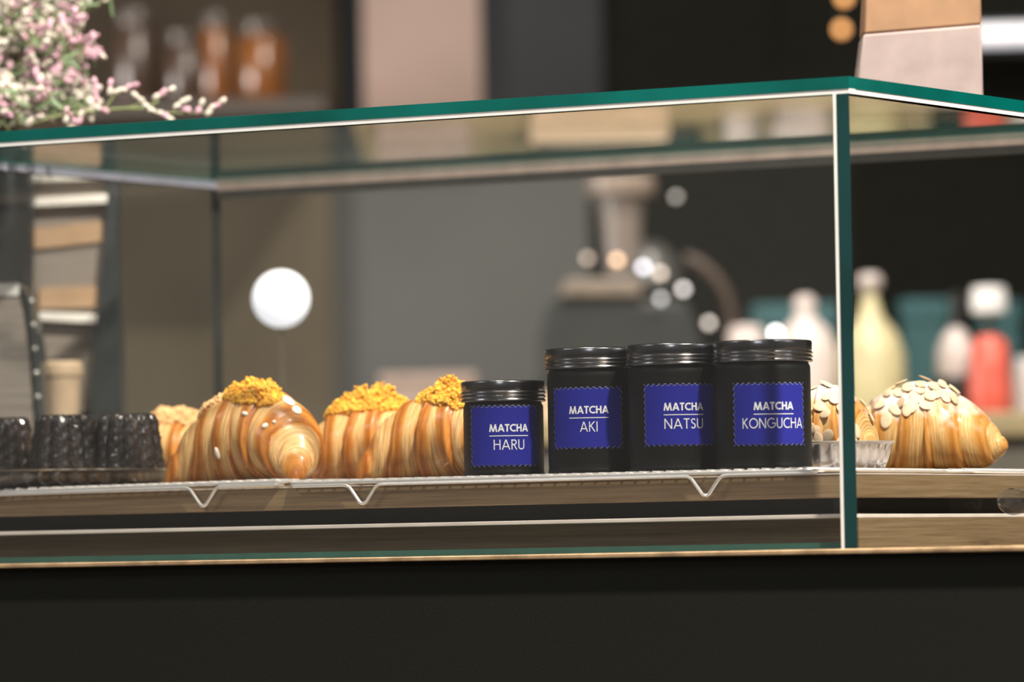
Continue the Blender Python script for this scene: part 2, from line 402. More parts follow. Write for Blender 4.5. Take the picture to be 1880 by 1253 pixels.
# ------------------------------------------------------------------ wire racks
RZ = 0.0640            # where things stand on the racks
WR = 0.0013
def rack(label, x0, x1, y0, y1, feet, tilt=0.0, nside=True):
    """x in the case frame (0 at the corner, negative to the left); feet = x of the V-shaped feet on the front wire"""
    cx, cy = (x0 + x1) / 2, (y0 + y1) / 2
    t = thing('wire_rack', label, 'cooling rack', CORNER + UD * (-cx) + WD * cy + Vector((0, 0, 0.0590)), ROT, 'chrome wire racks on the serving board')
    t.rotation_euler = (0, tilt, ROT)
    X0, X1, Y0, Y1 = x0 - cx, x1 - cx, y0 - cy, y1 - cy
    z = RZ - 0.0590 - WR
    k = MB(); c = 0.008; lp = []
    for (ax, ay, a0) in ((X1 - c, Y1 - c, 0), (X0 + c, Y1 - c, 90), (X0 + c, Y0 + c, 180), (X1 - c, Y0 + c, 270)):
        for q in range(5):
            a = math.radians(a0 + 22.5 * q); lp.append((ax + c * math.cos(a), ay + c * math.sin(a), z - WR))
    k.tube(lp, WR, 8, closed=True); k.build('frame', M['chrome'], t)
    k = MB(); n = int((X1 - X0) / 0.011)
    for i in range(1, n):
        x = X0 + (X1 - X0) * i / n
        k.tube([(x, Y0 - 0.0006, z - WR), (x, Y0 + 0.001, z + 0.0004), (x, Y1 - 0.001, z + 0.0004), (x, Y1 + 0.0006, z - WR)], 0.0009, 6)
    m = int((Y1 - Y0) / 0.011)
    for i in range(1, m):
        y = Y0 + (Y1 - Y0) * i / m
        k.tube([(X0 - 0.0006, y, z - WR), (X0 + 0.001, y, z - 0.0006), (X1 - 0.001, y, z - 0.0006), (X1 + 0.0006, y, z - WR)], 0.0009, 6)
    k.build('wire_grid', M['chrome'], t)
    if feet:
        zf = z - 2.6 * WR; d = 0.0140; hw = 0.0125; br = 0.0042; yf = Y0 - 0.0018
        pts = [(X0 + .004, Y0 + .006, zf), (X0 + .006, yf, zf)]
        for fx in sorted(feet):
            q = fx - cx
            pts += [(q - hw - 0.006, yf, zf), (q - hw - 0.002, yf, zf - .0003), (q - hw + 0.001, yf, zf - 0.0018), (q - hw + 0.003, yf, zf - 0.0042)]
            for a in range(-60, 61, 20):
                pts.append((q + br * math.sin(math.radians(a)), yf, zf - d + br - br * math.cos(math.radians(a))))
            pts += [(q + hw - 0.003, yf, zf - 0.0042), (q + hw - 0.001, yf, zf - 0.0018), (q + hw + 0.002, yf, zf - .0003), (q + hw + 0.006, yf, zf)]
        pts += [(X1 - .006, yf, zf), (X1 - .004, Y0 + .006, zf)]
        k = MB(); k.tube(pts, 0.00125, 8); k.build('foot_wire', M['chrome'], t)
    return t
FW = 0.025
ux = lambda px, py, wv: -u_of(on_w(px, py, wv))
xa, xb = ux(524, 882, FW), ux(1500, 862, FW)
rack('chrome wire rack under the canelé tray and the leftmost crumble croissant', -CL + 0.025, xa - 0.002, FW, 0.24, [ux(375, 890, FW)], tilt=-0.009)
rack('chrome wire rack the four black matcha jars stand on', xa + 0.002, xb, FW, 0.235, [ux(668, 885, FW), ux(1297, 870, FW)])
rack('chrome wire rack under the almond croissant at the corner end of the case', -0.30, -0.022, 0.245, 0.46, [])

# ------------------------------------------------------------------ lettering
def glyphs(w):
    r = 0.5
    def arc(cx, cy, rx, ry, a0, a1, n=22):
        return ('a', [(cx + rx * math.cos(math.radians(a0 + (a1 - a0) * i / n)), cy + ry * math.sin(math.radians(a0 + (a1 - a0) * i / n))) for i in range(n + 1)])
    h = w / 2; l = lambda *p: ('l', p)
    q = 0.27 - h
    return {
        'M': (1.06, [l(h, 0, .16 + h, 1), l(.16 + h * .6, 1, .53, 0), l(.53, 0, .9 - h * .6, 1), l(.9 - h, 1, 1.06 - h, 0)]),
        'A': (0.86, [l(h, 0, .43, 1), l(.43, 1, .86 - h, 0), l(.2, .3, .66, .3)]),
        'T': (0.58, [l(0, 1 - h, .58, 1 - h), l(.29, 0, .29, 1)]),
        'C': (0.80, [arc(.5, .5, .5 - h, .5 - h, 52, 308)]),
        'H': (0.70, [l(h, 0, h, 1), l(.7 - h, 0, .7 - h, 1), l(h, .53, .7 - h, .53)]),
        'R': (0.60, [l(h, 0, h, 1), l(h, 1 - h, .3, 1 - h), arc(.28, .73, .27 - h, q, 90, -90), l(h, .46 + h, .3, .46 + h), l(.26, .5, .6 - h, 0)]),
        'U': (0.66, [l(h, .3, h, 1), l(.66 - h, .3, .66 - h, 1), arc(.33, .31, .33 - h, .31 - h, 180, 360)]),
        'K': (0.66, [l(h, 0, h, 1), l(h, .46, .6 - h * .5, 1), l(.2, .58, .66 - h, 0)]),
        'I': (2 * h, [l(h, 0, h, 1)]),
        'N': (0.76, [l(h, 0, h, 1), l(.76 - h, 0, .76 - h, 1), l(h, 1, .76 - h, 0)]),
        'S': (0.50, [arc(.26, .74, .24 - h, .26 - h, 25, 270), arc(.24, .25 + h * .5, .25 - h, .25 - h * .5, 90, -155)]),
        'O': (1.0, [arc(.5, .5, .5 - h, .5 - h, 0, 360, 36)]),
        'G': (0.96, [arc(.5, .5, .5 - h, .5 - h, 48, 360), l(.55, .5 - h * .2, 1 - h, .5 - h * .2)]),
    }
def text_quads(txt, wgt, capw, caph, gap=0.13):
    """list of quads in x,z centred on x=0, baseline z=0"""
    G = glyphs(wgt); x = 0; out = []
    for ch in txt:
        wd, strokes = G[ch]
        for kind, s in strokes:
            if kind == 'l':
                x0, z0, x1, z1 = s
                if abs(z1 - z0) < 1e-6: 
                    n = 3; hw = wgt / 2
                    for i in range(n):
                        a, b = x0 + (x1 - x0) * i / n, x0 + (x1 - x0) * (i + 1) / n
                        out.append([(x + a, z0 - hw), (x + b, z0 - hw), (x + b, z0 + hw), (x + a, z0 + hw)])
                else:
                    L_ = math.hypot(x1 - x0, z1 - z0); hw = wgt / 2 * L_ / abs(z1 - z0); n = 3
                    for i in range(n):
                        a0, b0 = x0 + (x1 - x0) * i / n, z0 + (z1 - z0) * i / n
                        a1, b1 = x0 + (x1 - x0) * (i + 1) / n, z0 + (z1 - z0) * (i + 1) / n
                        out.append([(x + a0 - hw, b0), (x + a0 + hw, b0), (x + a1 + hw, b1), (x + a1 - hw, b1)])
            else:
                hw = wgt / 2
                def nrm(i):
                    a = s[max(i - 1, 0)]; b = s[min(i + 1, len(s) - 1)]
                    dx, dz = b[0] - a[0], b[1] - a[1]; d = math.hypot(dx, dz) or 1
                    return -dz / d * hw, dx / d * hw
                for i in range(len(s) - 1):
                    n0, n1 = nrm(i), nrm(i + 1)
                    out.append([(x + s[i][0] + n0[0], s[i][1] + n0[1]), (x + s[i+1][0] + n1[0], s[i+1][1] + n1[1]),
                                (x + s[i+1][0] - n1[0], s[i+1][1] - n1[1]), (x + s[i][0] - n0[0], s[i][1] - n0[1])])
        x += wd + gap
    tot = x - gap
    return [[((px - tot / 2) * capw / tot, pz * caph) for px, pz in qd] for qd in out]

# ------------------------------------------------------------------ matcha jars
LW, LH = 0.0565, 0.0447
def label_grid(R, zc, W, H):
    k = MB(); nx, nz = 170, 60; P = 0.0045; r = 0.00135
    def bite(v, span):
        n = round(span / P); p = span / n
        d = abs(((v + span / 2) % p) - p / 2); return math.sqrt(max(0, r * r - d * d))
    vs = []
    for j in range(nz + 1):
        t = -1 + 2 * j / nz
        for i in range(nx + 1):
            s = -1 + 2 * i / nx
            x = s * (W / 2 - bite(t * H / 2, H)); z = t * (H / 2 - bite(s * W / 2, W)); a = x / R
            vs.append((R * math.sin(a), -R * math.cos(a), zc + z))
    fs = [(j*(nx+1)+i, j*(nx+1)+i+1, (j+1)*(nx+1)+i+1, (j+1)*(nx+1)+i) for j in range(nz) for i in range(nx)]
    k.add(vs, fs); return k
def jar(px, py, wv, RL, height, name2, namew, az, xoff, label, lab_z):
    p = on_w(px, py, wv); p.z = RZ
    t = thing('matcha_jar', label, 'jar', p, math.radians(az), 'black matcha jars in a row on the wire rack')
    RB = RL - 0.0016; zl = height - 0.0148
    k = MB()
    k.lathe([(RB - 0.002, 0), (RB - 0.0004, 0.0005), (RB, 0.0016), (RB - 0.0003, 0.003), (RB - 0.0006, 0.004), (RB - 0.0003, 0.008), (RB - 0.0003, zl - 0.007), (RB - 0.0004, zl - 0.004), (RB - 0.0016, zl - 0.0015), (RB - 0.002, zl + 0.004)], 96)
    k.build('body', M['jar'], t)
    k = MB(); pr = [(RL - 0.0004, zl - 0.0006), (RL, zl)]
    def ring(z0): return [(RL, z0), (RL - 0.0011, z0 + 0.0009), (RL - 0.0011, z0 + 0.0012), (RL + 0.0001, z0 + 0.0022), (RL + 0.0001, z0 + 0.0027)]
    pr += ring(zl + 0.0006) + ring(zl + 0.0034)
    pr += [(RL - 0.0010, zl + 0.0072), (RL - 0.0006, zl + 0.0082), (RL - 0.0005, height - 0.0013), (RL - 0.0009, height - 0.0004), (RL - 0.0018, height), (RL - 0.004, height - 0.0003), (0.002, height - 0.0003)]
    k.lathe(pr, 96); k.build('lid', M['lid'], t, angle=60)
    lb = label_grid(RB + 0.00025, lab_z, LW, LH).build('label', M['label'], t)
    label_grid(RB + 0.00008, lab_z, LW + 0.0005, LH + 0.0005).build('paper_edge', M['paper_edge'], lb)
    k = MB(); RR = RB + 0.0004
    def put(quads, zb):
        for i, q in enumerate(quads):
            rr = RR + 0.000004 * (i % 7)
            k.add([(rr * math.sin((x + xoff) / rr), -rr * math.cos((x + xoff) / rr), zb + z) for x, z in q], [(0, 1, 2, 3)])
    put(text_quads('MATCHA', 0.19, 0.0300, 0.0056, gap=0.05), lab_z + 0.0030)
    lw = 0.0300; n = 16
    put([[(-lw/2 + lw*i/n, -.0003), (-lw/2 + lw*(i+1)/n, -.0003), (-lw/2 + lw*(i+1)/n, .0003), (-lw/2 + lw*i/n, .0003)] for i in range(n)], lab_z)
    put(text_quads(name2, 0.105, namew, 0.0074), lab_z - 0.0102)
    k.build('lettering', M['ink'], lb, smooth=False)
    return t
jar(926, 873, 0.076, 0.0316, 0.0700, 'HARU', 0.0232, 1, 0.0036, 'shortest black jar, blue stamp label reading MATCHA HARU, lowest in the row', 0.0290)
jar(1093, 867, 0.084, 0.0361, 0.0920, 'AKI', 0.0130, -12, 0.0025, 'tall black jar with blue stamp label reading MATCHA AKI', 0.0404)
jar(1243, 865, 0.075, 0.0361, 0.0922, 'NATSU', 0.0290, 4, 0.0025, 'tall black jar with blue stamp label reading MATCHA NATSU', 0.0404)
jar(1404, 862, 0.0735, 0.0361, 0.0922, 'KONGUCHA', 0.0470, 6, 0.0026, 'tall black jar with blue stamp label reading MATCHA KONGUCHA, next to the glass corner', 0.0388)

# ------------------------------------------------------------------ croissants
class Croissant:
    def __init__(s, half, R, bend, n=3.4, vs=1.05, lift=0.0, step=0.10, seed=0, tip=0.17, taper=(2.2, .9), pinch=0.16):
        s.pinch = pinch; s.tip, s.taper = tip, taper
        s.h, s.R, s.b, s.n, s.vs, s.lift, s.step = half, R, bend, n, vs, lift, step
        s.ph = seed * 1.7
    def spine(s, t):
        k = 1.1
        return Vector((s.h * math.sin(k * t) / math.sin(k), -s.b * (1 - math.cos(k * t)) / (1 - math.cos(k)), 0))
    def B(s, t, th): return abs(t) * s.n + (0.72 - s.n) % 1.0 + 0.16 * math.cos(th - 1.2) * (1 - abs(t) ** 6) + (0 if t > 0 else .25)
    def r0(s, t):
        a = min(abs(t), 1.0)
        pin = 1 - s.pinch * math.exp(-((a - .86) / .055) ** 2)
        return pin * s.R * ((1 - s.tip) * (1 - a ** (s.taper[0] if t > 0 else 2.2)) ** (s.taper[1] if t > 0 else 0.9) + s.tip * (1 - a ** 14) ** 0.5)
    def pt(s, t, th):
        c = s.spine(t); d = (s.spine(min(t + .01, 1)) - s.spine(max(t - .01, -1))).normalized()
        nr = Vector((-d.y, d.x, 0))
        r0 = s.r0(t); p = s.B(t, th) % 1.0
        edge = max(0.0, min(1.0, (1 - abs(t)) * 6))
        st = (p ** 0.55) * min(1, (1 - p) * 9) ** 0.6
        r = r0 * (1 + edge * s.step * (st - 0.6) + 0.03 * math.sin(3 * th + 5 * t + s.ph) * edge)
        zc = r0 * s.vs * 0.93 + s.lift * abs(t) ** 3
        v = c + nr * (r * math.cos(th)) + Vector((0, 0, zc + r * s.vs * math.sin(th)))
        fl_ = 0.0012
        if v.z < fl_: v.z = 0.0003 + 0.0009 * math.exp((v.z - fl_) / 0.006)
        return v
    def normal(s, t, th):
        e = 0.02
        a = s.pt(min(t + e, .99), th) - s.pt(max(t - e, -.99), th); b = s.pt(t, th + e) - s.pt(t, th - e)
        n = b.cross(a)
        if n.length < 1e-9: return Vector((0, 0, 1))
        n.normalize()
        return n if n.dot(s.pt(t, th) - (s.spine(t) + Vector((0, 0, s.r0(t))))) > 0 else -n
    def find(s, root, px, py):
        Mx = Matrix.Translation(root.location) @ Matrix.Rotation(root.rotation_euler.z, 4, 'Z'); best = None
        for i in range(-48, 49):
            for j in range(64):
                t, th = i / 50, 2 * PI * j / 64; p = Mx @ s.pt(t, th); d = p.dot(_F)
                e = math.hypot(CX + FPX * p.dot(CR) / d - px, CY - FPX * p.dot(CU) / d - py)
                if e < 14:
                    n = Mx.to_3x3() @ s.normal(t, th)
                    if n.y < 0.05 and (best is None or e < best[0]): best = (e, t, th)
        return best[1:] if best else (0, PI * .5)
    def body(s, m, parent, NT=220, NH=72):
        k = MB(); k.uv = []; vs = []
        for j in range(NT + 1):
            q = -1 + 2 * j / NT
            t = math.copysign(1 - (1 - abs(q)) ** 1.25, q) * 0.9999
            for i in range(NH):
                th = 2 * PI * i / NH; vs.append(s.pt(t, th)); k.uv.append((s.B(t, th) + (20 if t > 0 else 0), 3 * math.sin(th) + t))
        fs = [(j*NH+i, j*NH+(i+1) % NH, (j+1)*NH+(i+1) % NH, (j+1)*NH+i) for j in range(NT) for i in range(NH)]
        fs += [tuple(range(NH-1, -1, -1)), tuple(NT*NH+i for i in range(NH))]
        k.add(vs, fs); return k.build('body', m, parent, angle=75)
    def crumble(s, parent, t0, t1, th0, th1, count, m, rmin=.0007, rmax=.0024, heap=0.006, name='crumble_topping'):
        k = MB(); count = int(count * 2.6); tc, hc = (t0 + t1) / 2, (th0 + th1) / 2
        for i in range(count):
            while True:
                a, b = random.uniform(-1, 1), random.uniform(-1, 1)
                if a * a + b * b < 1: break
            t, th = tc + a * (t1 - t0) / 2, hc + b * (th1 - th0) / 2
            hh = heap * (1 - (a * a + b * b)) * random.random() * (.55 + .45 * math.sin(9 * a + 2) * math.sin(7 * b + s.ph))
            r = random.uniform(rmin, rmax); p = s.pt(t, th) + s.normal(t, th) * (hh + r * 0.3)
            k.ball(p, r, 0, 6, 4, lump=0.5)
        o = k.build(name, m, parent, smooth=False); o['kind'] = 'stuff'; return o
    def flakes(s, parent, spots, m, size=(0.0065, 0.0043)):
        for (t, th, rot, tilt) in spots:
            n = s.normal(t, th); n = (n + Vector((random.uniform(-1, 1), random.uniform(-1, 1), random.uniform(-.3, 1))) * tilt).normalized()
            x = n.orthogonal().normalized(); y = n.cross(x)
            ca, sa = math.cos(rot), math.sin(rot); X = x * ca + y * sa; Y = y * ca - x * sa
            q = random.uniform(.85, 1.15)
            k = MB(); k.ellipsoid(s.pt(t, th) + s.normal(t, th) * (0.0009 + 0.004 * tilt), (X * size[0] * q, Y * size[1] * q, n * 0.00055), 18, 6)
            k.build('almond_flake', m, parent)
def place(px, py, wv, label, rz, group):
    p = on_w(px, py, wv); p.z = RZ - 0.0004
    return thing('croissant', label, 'croissant', p, rz, group)
GC = 'croissants topped with orange crumble'
# front croissant, tip turned to the right
c = Croissant(0.064, 0.0355, 0.032, 2.7, 1.04, step=.13, seed=1)
t = place(470, 880, 0.100, 'big glazed croissant with yellow crumble and white icing, its tip beside the wire foot', ROT - 0.10, GC)
c.body(M['crust'], t)
c.crumble(t, -0.28, 0.46, PI*.42, PI*.74, 480, M['crumb_yellow'], heap=0.011)
c.crumble(t, -0.62, -0.12, PI*.35, PI*.62, 260, M['crumb_tan'], heap=0.004, name='crumb_dusting')
def drip(c, t, spots, name='icing'):
    for (a, th, r1, r2) in spots:
        k = MB()
        n = c.normal(a, th); x = (c.pt(a + .02, th) - c.pt(a - .02, th)).normalized(); y = n.cross(x)
        k.ellipsoid(c.pt(a, th) + n * 0.0002, (x * r1, y * r2, n * 0.0016), 16, 8)
        k.build(name, M['icing'], t)
drip(c, t, [c.find(t, 528, 738) + (.0085, .0045), c.find(t, 545, 752) + (.005, .004), c.find(t, 510, 730) + (.005, .003), c.find(t, 398, 830) + (.0018, .005), c.find(t, 486, 782) + (.0022, .0028), c.find(t, 450, 757) + (.003, .0018), c.find(t, 505, 774) + (.0015, .0015)])
# behind it to the left, tan crumbs
c = Croissant(0.056, 0.031, 0.026, 2.6, 1.0, step=.13, seed=2)
t = place(322, 880, 0.250, 'croissant with pale tan crumbs half hidden behind the canelés', ROT + 0.15, GC)
c.body(M['crust'], t); c.crumble(t, -0.45, 0.55, PI*.3, PI*.72, 420, M['crumb_tan'], heap=0.005)
# middle one, in the second row
c = Croissant(0.060, 0.0335, 0.026, 2.5, 1.0, step=.13, seed=3)
t = place(690, 880, 0.215, 'croissant with orange crumble behind and between two front croissants', ROT + 0.1, GC)
c.body(M['crust'], t); c.crumble(t, -0.55, 0.5, PI*.30, PI*.74, 620, M['crumb_yellow'], heap=0.016)
# right one, tucked behind the short jar
c = Croissant(0.066, 0.0335, 0.028, 2.4, 1.03, step=.13, seed=4)
t = place(828, 878, 0.146, 'glazed croissant with orange crumble tucked behind the shortest jar', ROT + 0.02, GC)
c.body(M['crust'], t); c.crumble(t, -0.30, 0.55, PI*.36, PI*.76, 600, M['crumb_yellow'], heap=0.014)
GA = 'croissants topped with sliced almonds'
c = Croissant(0.0610, 0.0350, 0.012, 2.8, 1.0, lift=0.016, step=0.11, seed=5, tip=.12, taper=(1.75, 1.15))
t = place(1702, 866, 0.315, 'golden croissant with almond slices and sugar, tip pointing away from the glass corner', -0.12, GA)
c.body(M['crust_almond'], t)
spots = [c.find(t, *q) + (random.uniform(0, 6), tl) for q, tl in (((1628, 772), .0), ((1640, 708), .3), ((1655, 700), .4), ((1668, 712), .1), ((1690, 708), .2), ((1650, 722), .15), ((1680, 728), .05), ((1705, 730), .03), ((1722, 722), .1), ((1738, 730), .05), ((1700, 748), .05), ((1675, 742), .05), ((1655, 738), .1), ((1645, 752), .05), ((1618, 745), .1), ((1715, 712), .25), ((1728, 708), .3), ((1750, 716), .1), ((1690, 718), .15), ((1632, 725), .3), ((1665, 755), .1), ((1752, 732), .1), ((1700, 700), .3))]
c.flakes(t, spots, M['almond'], (0.0058, 0.0040))
c = Croissant(0.034, 0.0285, 0.008, 2.6, 1.05, seed=6)
t = place(1524, 860, 0.150, 'sugared almond croissant sitting in a foil tin behind the glass corner post', ROT + 0.3, GA)
t.location.z = RZ + 0.0035
c.body(M['crust_almond'], t)
c.flakes(t, [(random.uniform(-.6, .75), random.uniform(PI*.30, PI*1.15), random.uniform(0, 6), random.choice([.05, .1, .2])) for i in range(34)], M['almond'], (0.006, 0.0042))
# foil tin
tin = thing('foil_tin', 'shiny fluted foil tin holding the sugared almond croissant', 'baking tin', (on_w(1535, 860, .150).x, on_w(1535, 860, .150).y, RZ), 0)
k = MB()
def swirl(r, z, th, kk): return (r * (1 + 0.022 * math.sin(26 * th + z * 160) * (1 if 0.001 < z < 0.0175 else 0)), z)
k.lathe([(0.0345, 0.0), (0.036, 0.001), (0.0375, 0.006), (0.0392, 0.012), (0.0408, 0.0175), (0.0432, 0.0186), (0.0436, 0.0194), (0.0430, 0.0198), (0.0402, 0.0182), (0.0365, 0.006), (0.034, 0.002), (0.004, 0.0015)], 156, mod=swirl)
k.build('fluted_wall', M['foil'], tin, angle=50)

# ------------------------------------------------------------------ canelés on a silver tray
tp = on_w(92, 890, 0.118)
tray = thing('silver_tray', 'round silver tray under the dark canelés', 'tray', (tp.x, tp.y, RZ), 0)
TZ = 0.0125
k = MB()
k.lathe([(0.060, 0), (0.078, 0.0004), (0.086, 0.0012), (0.0905, 0.0040), (0.0945, 0.0082), (0.0995, 0.0112), (0.1045, 0.0124), (0.1050, 0.0134), (0.1040, 0.0138), (0.1015, 0.0130), (0.099, TZ), (0.004, TZ)], 128)
k.build('plate', M['silver'], tray)
def canele(px, wv, label, rz, R=0.0268, H=0.0435):
    p = on_w(px, 862, wv); p.z = RZ + TZ + 0.0002
    t = thing('canele', label, 'pastry', p, rz, 'canelés on the silver tray')
    prof = [(R * .93, 0), (R, 0.0015)]
    for i in range(1, 27):
        q = i / 27; prof.append((R * (1 - .17 * q ** 1.2), 0.0015 + (H - 0.005) * q))
    prof += [(R * .80, H - 0.0022), (R * .74, H - 0.0004), (R * .66, H), (R * .52, H - 0.0006), (R * .40, H - 0.0032), (R * .2, H - 0.005), (0.001, H - 0.0055)]
    def fl(r, z, th, kk):
        f = min(1, r / (R * .6)); c_ = abs(math.cos(5 * th))
        lump = 0.026 * math.sin(17 * th + z * 900 + R * 1e5) * math.sin(z * 1500 + 5 * th) + random.uniform(-.012, .012)
        return (r * (1 + 0.17 * (c_ ** 0.6 - .7) * f + lump * f), z + random.uniform(-.0004, .0004) * (z > .001))
    k = MB(); k.lathe(prof, 200, mod=fl); k.build('crust', M['canele'], t, angle=180)
canele(121, 0.088, 'dark fluted canelé in the middle of the tray, in front', 0.16)
canele(236, 0.112, 'dark fluted canelé at the croissant end of the tray', 0.5)
canele(2, 0.100, 'dark fluted canelé at the far left end of the tray', 0.9)

# ------------------------------------------------------------------ sparkle between the boards at the corner end: pane reflections built as facets
# (an added faceted glass piece on the outside of the end pane)
WK = 0.232
kx = on_w(1822, 922, WK); kz = kx.z
k = MB(); R1 = 0.020
prof = [(0.004, 0.0), (0.006, 0.003), (0.011, 0.005), (0.0135, 0.009), (0.0125, 0.013), (0.008, 0.016), (0.001, 0.0165)]
vs_ = []
prof = [(prof[i][0] + (prof[i+1][0] - prof[i][0]) * q, prof[i][1] + (prof[i+1][1] - prof[i][1]) * q) for i in range(6) for q in (0, .5)] + [prof[-1]]
k.lathe(prof, 22)
k.v = [(x_of[2], WK + x_of[0] * 1.7, kz + x_of[1] * .75) for x_of in k.v]
k.build('sparkle_facets', M['sparkle'], cs, smooth=False)
# ------------------------------------------------------------------ steelware left of the case
p = on_y(10, 760, 4.80)
sb = thing('steel_dispenser', 'low rounded steel dispenser with riveted dark side, left of the case behind the canelés', 'dispenser', (p.x, 4.80, ZC), 0)
def px_at(Y): return Y / FPX
q = px_at(4.80); H = on_y(40, 517, 4.80).z - ZC
k = MB(); k.prism([(-0.09, 0), (0.032, 0), (0.022, H * .75), (0.0165, H - 0.006), (0.012, H), (-0.09, H)], 0, 0.06); bevel(k.build('shell', M['steel'], sb), 0.004, 3)
k = MB(); k.prism([(0.034, 0), (0.040, 0), (0.030, H * .75), (0.0225, H - 0.014), (0.014, H - 0.0045), (0.0165, H - 0.006), (0.024, H * .75)], -0.004, 0.062); k.build('side_panel', M['steel_dark'], sb)
for i in range(8):
    zz = H * (0.93 - 0.085 * i); xx = 0.0225 + 0.012 * (1 - zz / H) + .0005
    k = MB(); k.ball((xx, -0.0048, zz), 0.0022, 0, 10, 6); k.build('rivet', M['chrome'], sb)
k = MB(); k.box((-0.09, -0.002, H - 0.012), (0.013, 0.001, H - 0.002)); bevel(k.build('top_lip', M['seam'], sb), 0.0008)  # bright reflection on the rolled top edge put into the pale colour
# tall steel stand, its reflections built as strips
Y2 = 4.98
g = lambda px, py: on_y(px, py, Y2)
sd = thing('steel_stand', 'tall polished steel stand with pale and orange reflection strips beside the end of the glass case', 'stand', (g(135, 500).x, Y2, ZC), 0)
def rel(px, py): a = g(px, py); return (a.x - sd.location.x, a.z - ZC)
k = MB(); k.prism([rel(84, 760), rel(168, 760), rel(178, 600), rel(196, 430), rel(204, 255), rel(60, 262), rel(52, 440), rel(66, 580)][::-1], 0.0, 0.03); k.build('back_sheet', M['steel'], sd)
k = MB(); x0, z0 = rel(150, 760); 
k.prism([(rel(168, 760)[0], -ZC + ZC), rel(168, 700), rel(178, 600), rel(196, 430), rel(203, 255), rel(220, 255), rel(214, 430), rel(220, 600), (rel(232, 760)[0], 0)], -0.012, 0.05); k.build('side_panel', M['steel_dark'], sd)
k = MB(); k.box((rel(86, 760)[0], 0, 0), (rel(166, 760)[0], 0.028, rel(86, 758)[1])); k.build('base', M['steel_dark'], sd)
for (xa_, ya, xb_, yb) in ((62, 328, 205, 322), (60, 374, 205, 366), (70, 582, 180, 588)):
    a, b_ = rel(xa_, ya), rel(xb_, yb)
    k = MB(); k.prism([(a[0], a[1] - .004), (b_[0], b_[1] - .004), (b_[0], b_[1] + .004), (a[0], a[1] + .004)], -0.012, 0.001); bevel(k.build('reflection_strip', M['seam'], sd), 0.001)  # pale strips stand in for lamp reflections on the polished steel
for (xa_, ya, xb_, yb) in ((62, 440, 190, 425), (72, 548, 182, 545)):
    a, b_ = rel(xa_, ya), rel(xb_, yb)
    k = MB(); k.prism([(a[0], a[1] - .009), (b_[0], b_[1] - .009), (b_[0], b_[1] + .009), (a[0], a[1] + .009)], -0.004, 0.001); k.build('orange_reflection', mat('orange_reflection', (0.55, 0.36, 0.22), 0.4, metal=0.3), sd)  # orange strips stand in for warm reflections between the pale ones
# paper cup in front of the stand
Y3 = 4.90
p = on_y(114, 760, Y3); zt = on_y(114, 684, Y3).z - ZC
cup = thing('paper_cup', 'tall cream paper cup behind the canelés, in front of the steel stand', 'cup', (p.x, Y3 - 0.01, ZC), 0)
k = MB(); k.lathe([(0.010, 0), (0.0102, 0.001), (0.017, zt - 0.004), (0.0178, zt - 0.002), (0.0172, zt)], 40); k.build('cup_wall', M['cup'], cup)
k = MB(); k.lathe([(0.0184, zt - 0.004), (0.0192, zt - 0.002), (0.019, zt + 0.006), (0.016, zt + 0.009), (0.003, zt + 0.009)], 40); k.build('rim', M['cup'], cup)
# vase with flowers
YV = 4.86
p = on_y(-22, 500, YV)
vz = on_y(0, 268, YV).z
vase = thing('flower_vase', 'dark vase standing left of the glass case under the flowers', 'vase', (p.x, YV + 0.075, ZC), 0)
h = vz - ZC
k = MB(); k.lathe([(0.022, 0), (0.026, 0.004), (0.029, h * .45), (0.0315, h * .62), (0.034, h * .8), (0.034, h * .93), (0.031, h), (0.029, h - .002), (0.028, h * .5), (0.003, h * .45)], 48); k.build('vase_body', M['bottle_dark'], vase)
bq = thing('flower_bouquet', 'bunch of tiny pale pink and white flowers leaning over the glass top', 'flowers', (p.x, YV + 0.075, ZC + h * .985), 0)
B0 = Vector(bq.location)
def blossom(k, c, r, d):
    d = d.normalized(); x = d.orthogonal().normalized(); y = d.cross(x)
    k.ellipsoid(c, (x * r * .62, y * r * .62, d * r), 8, 6, lump=.12)
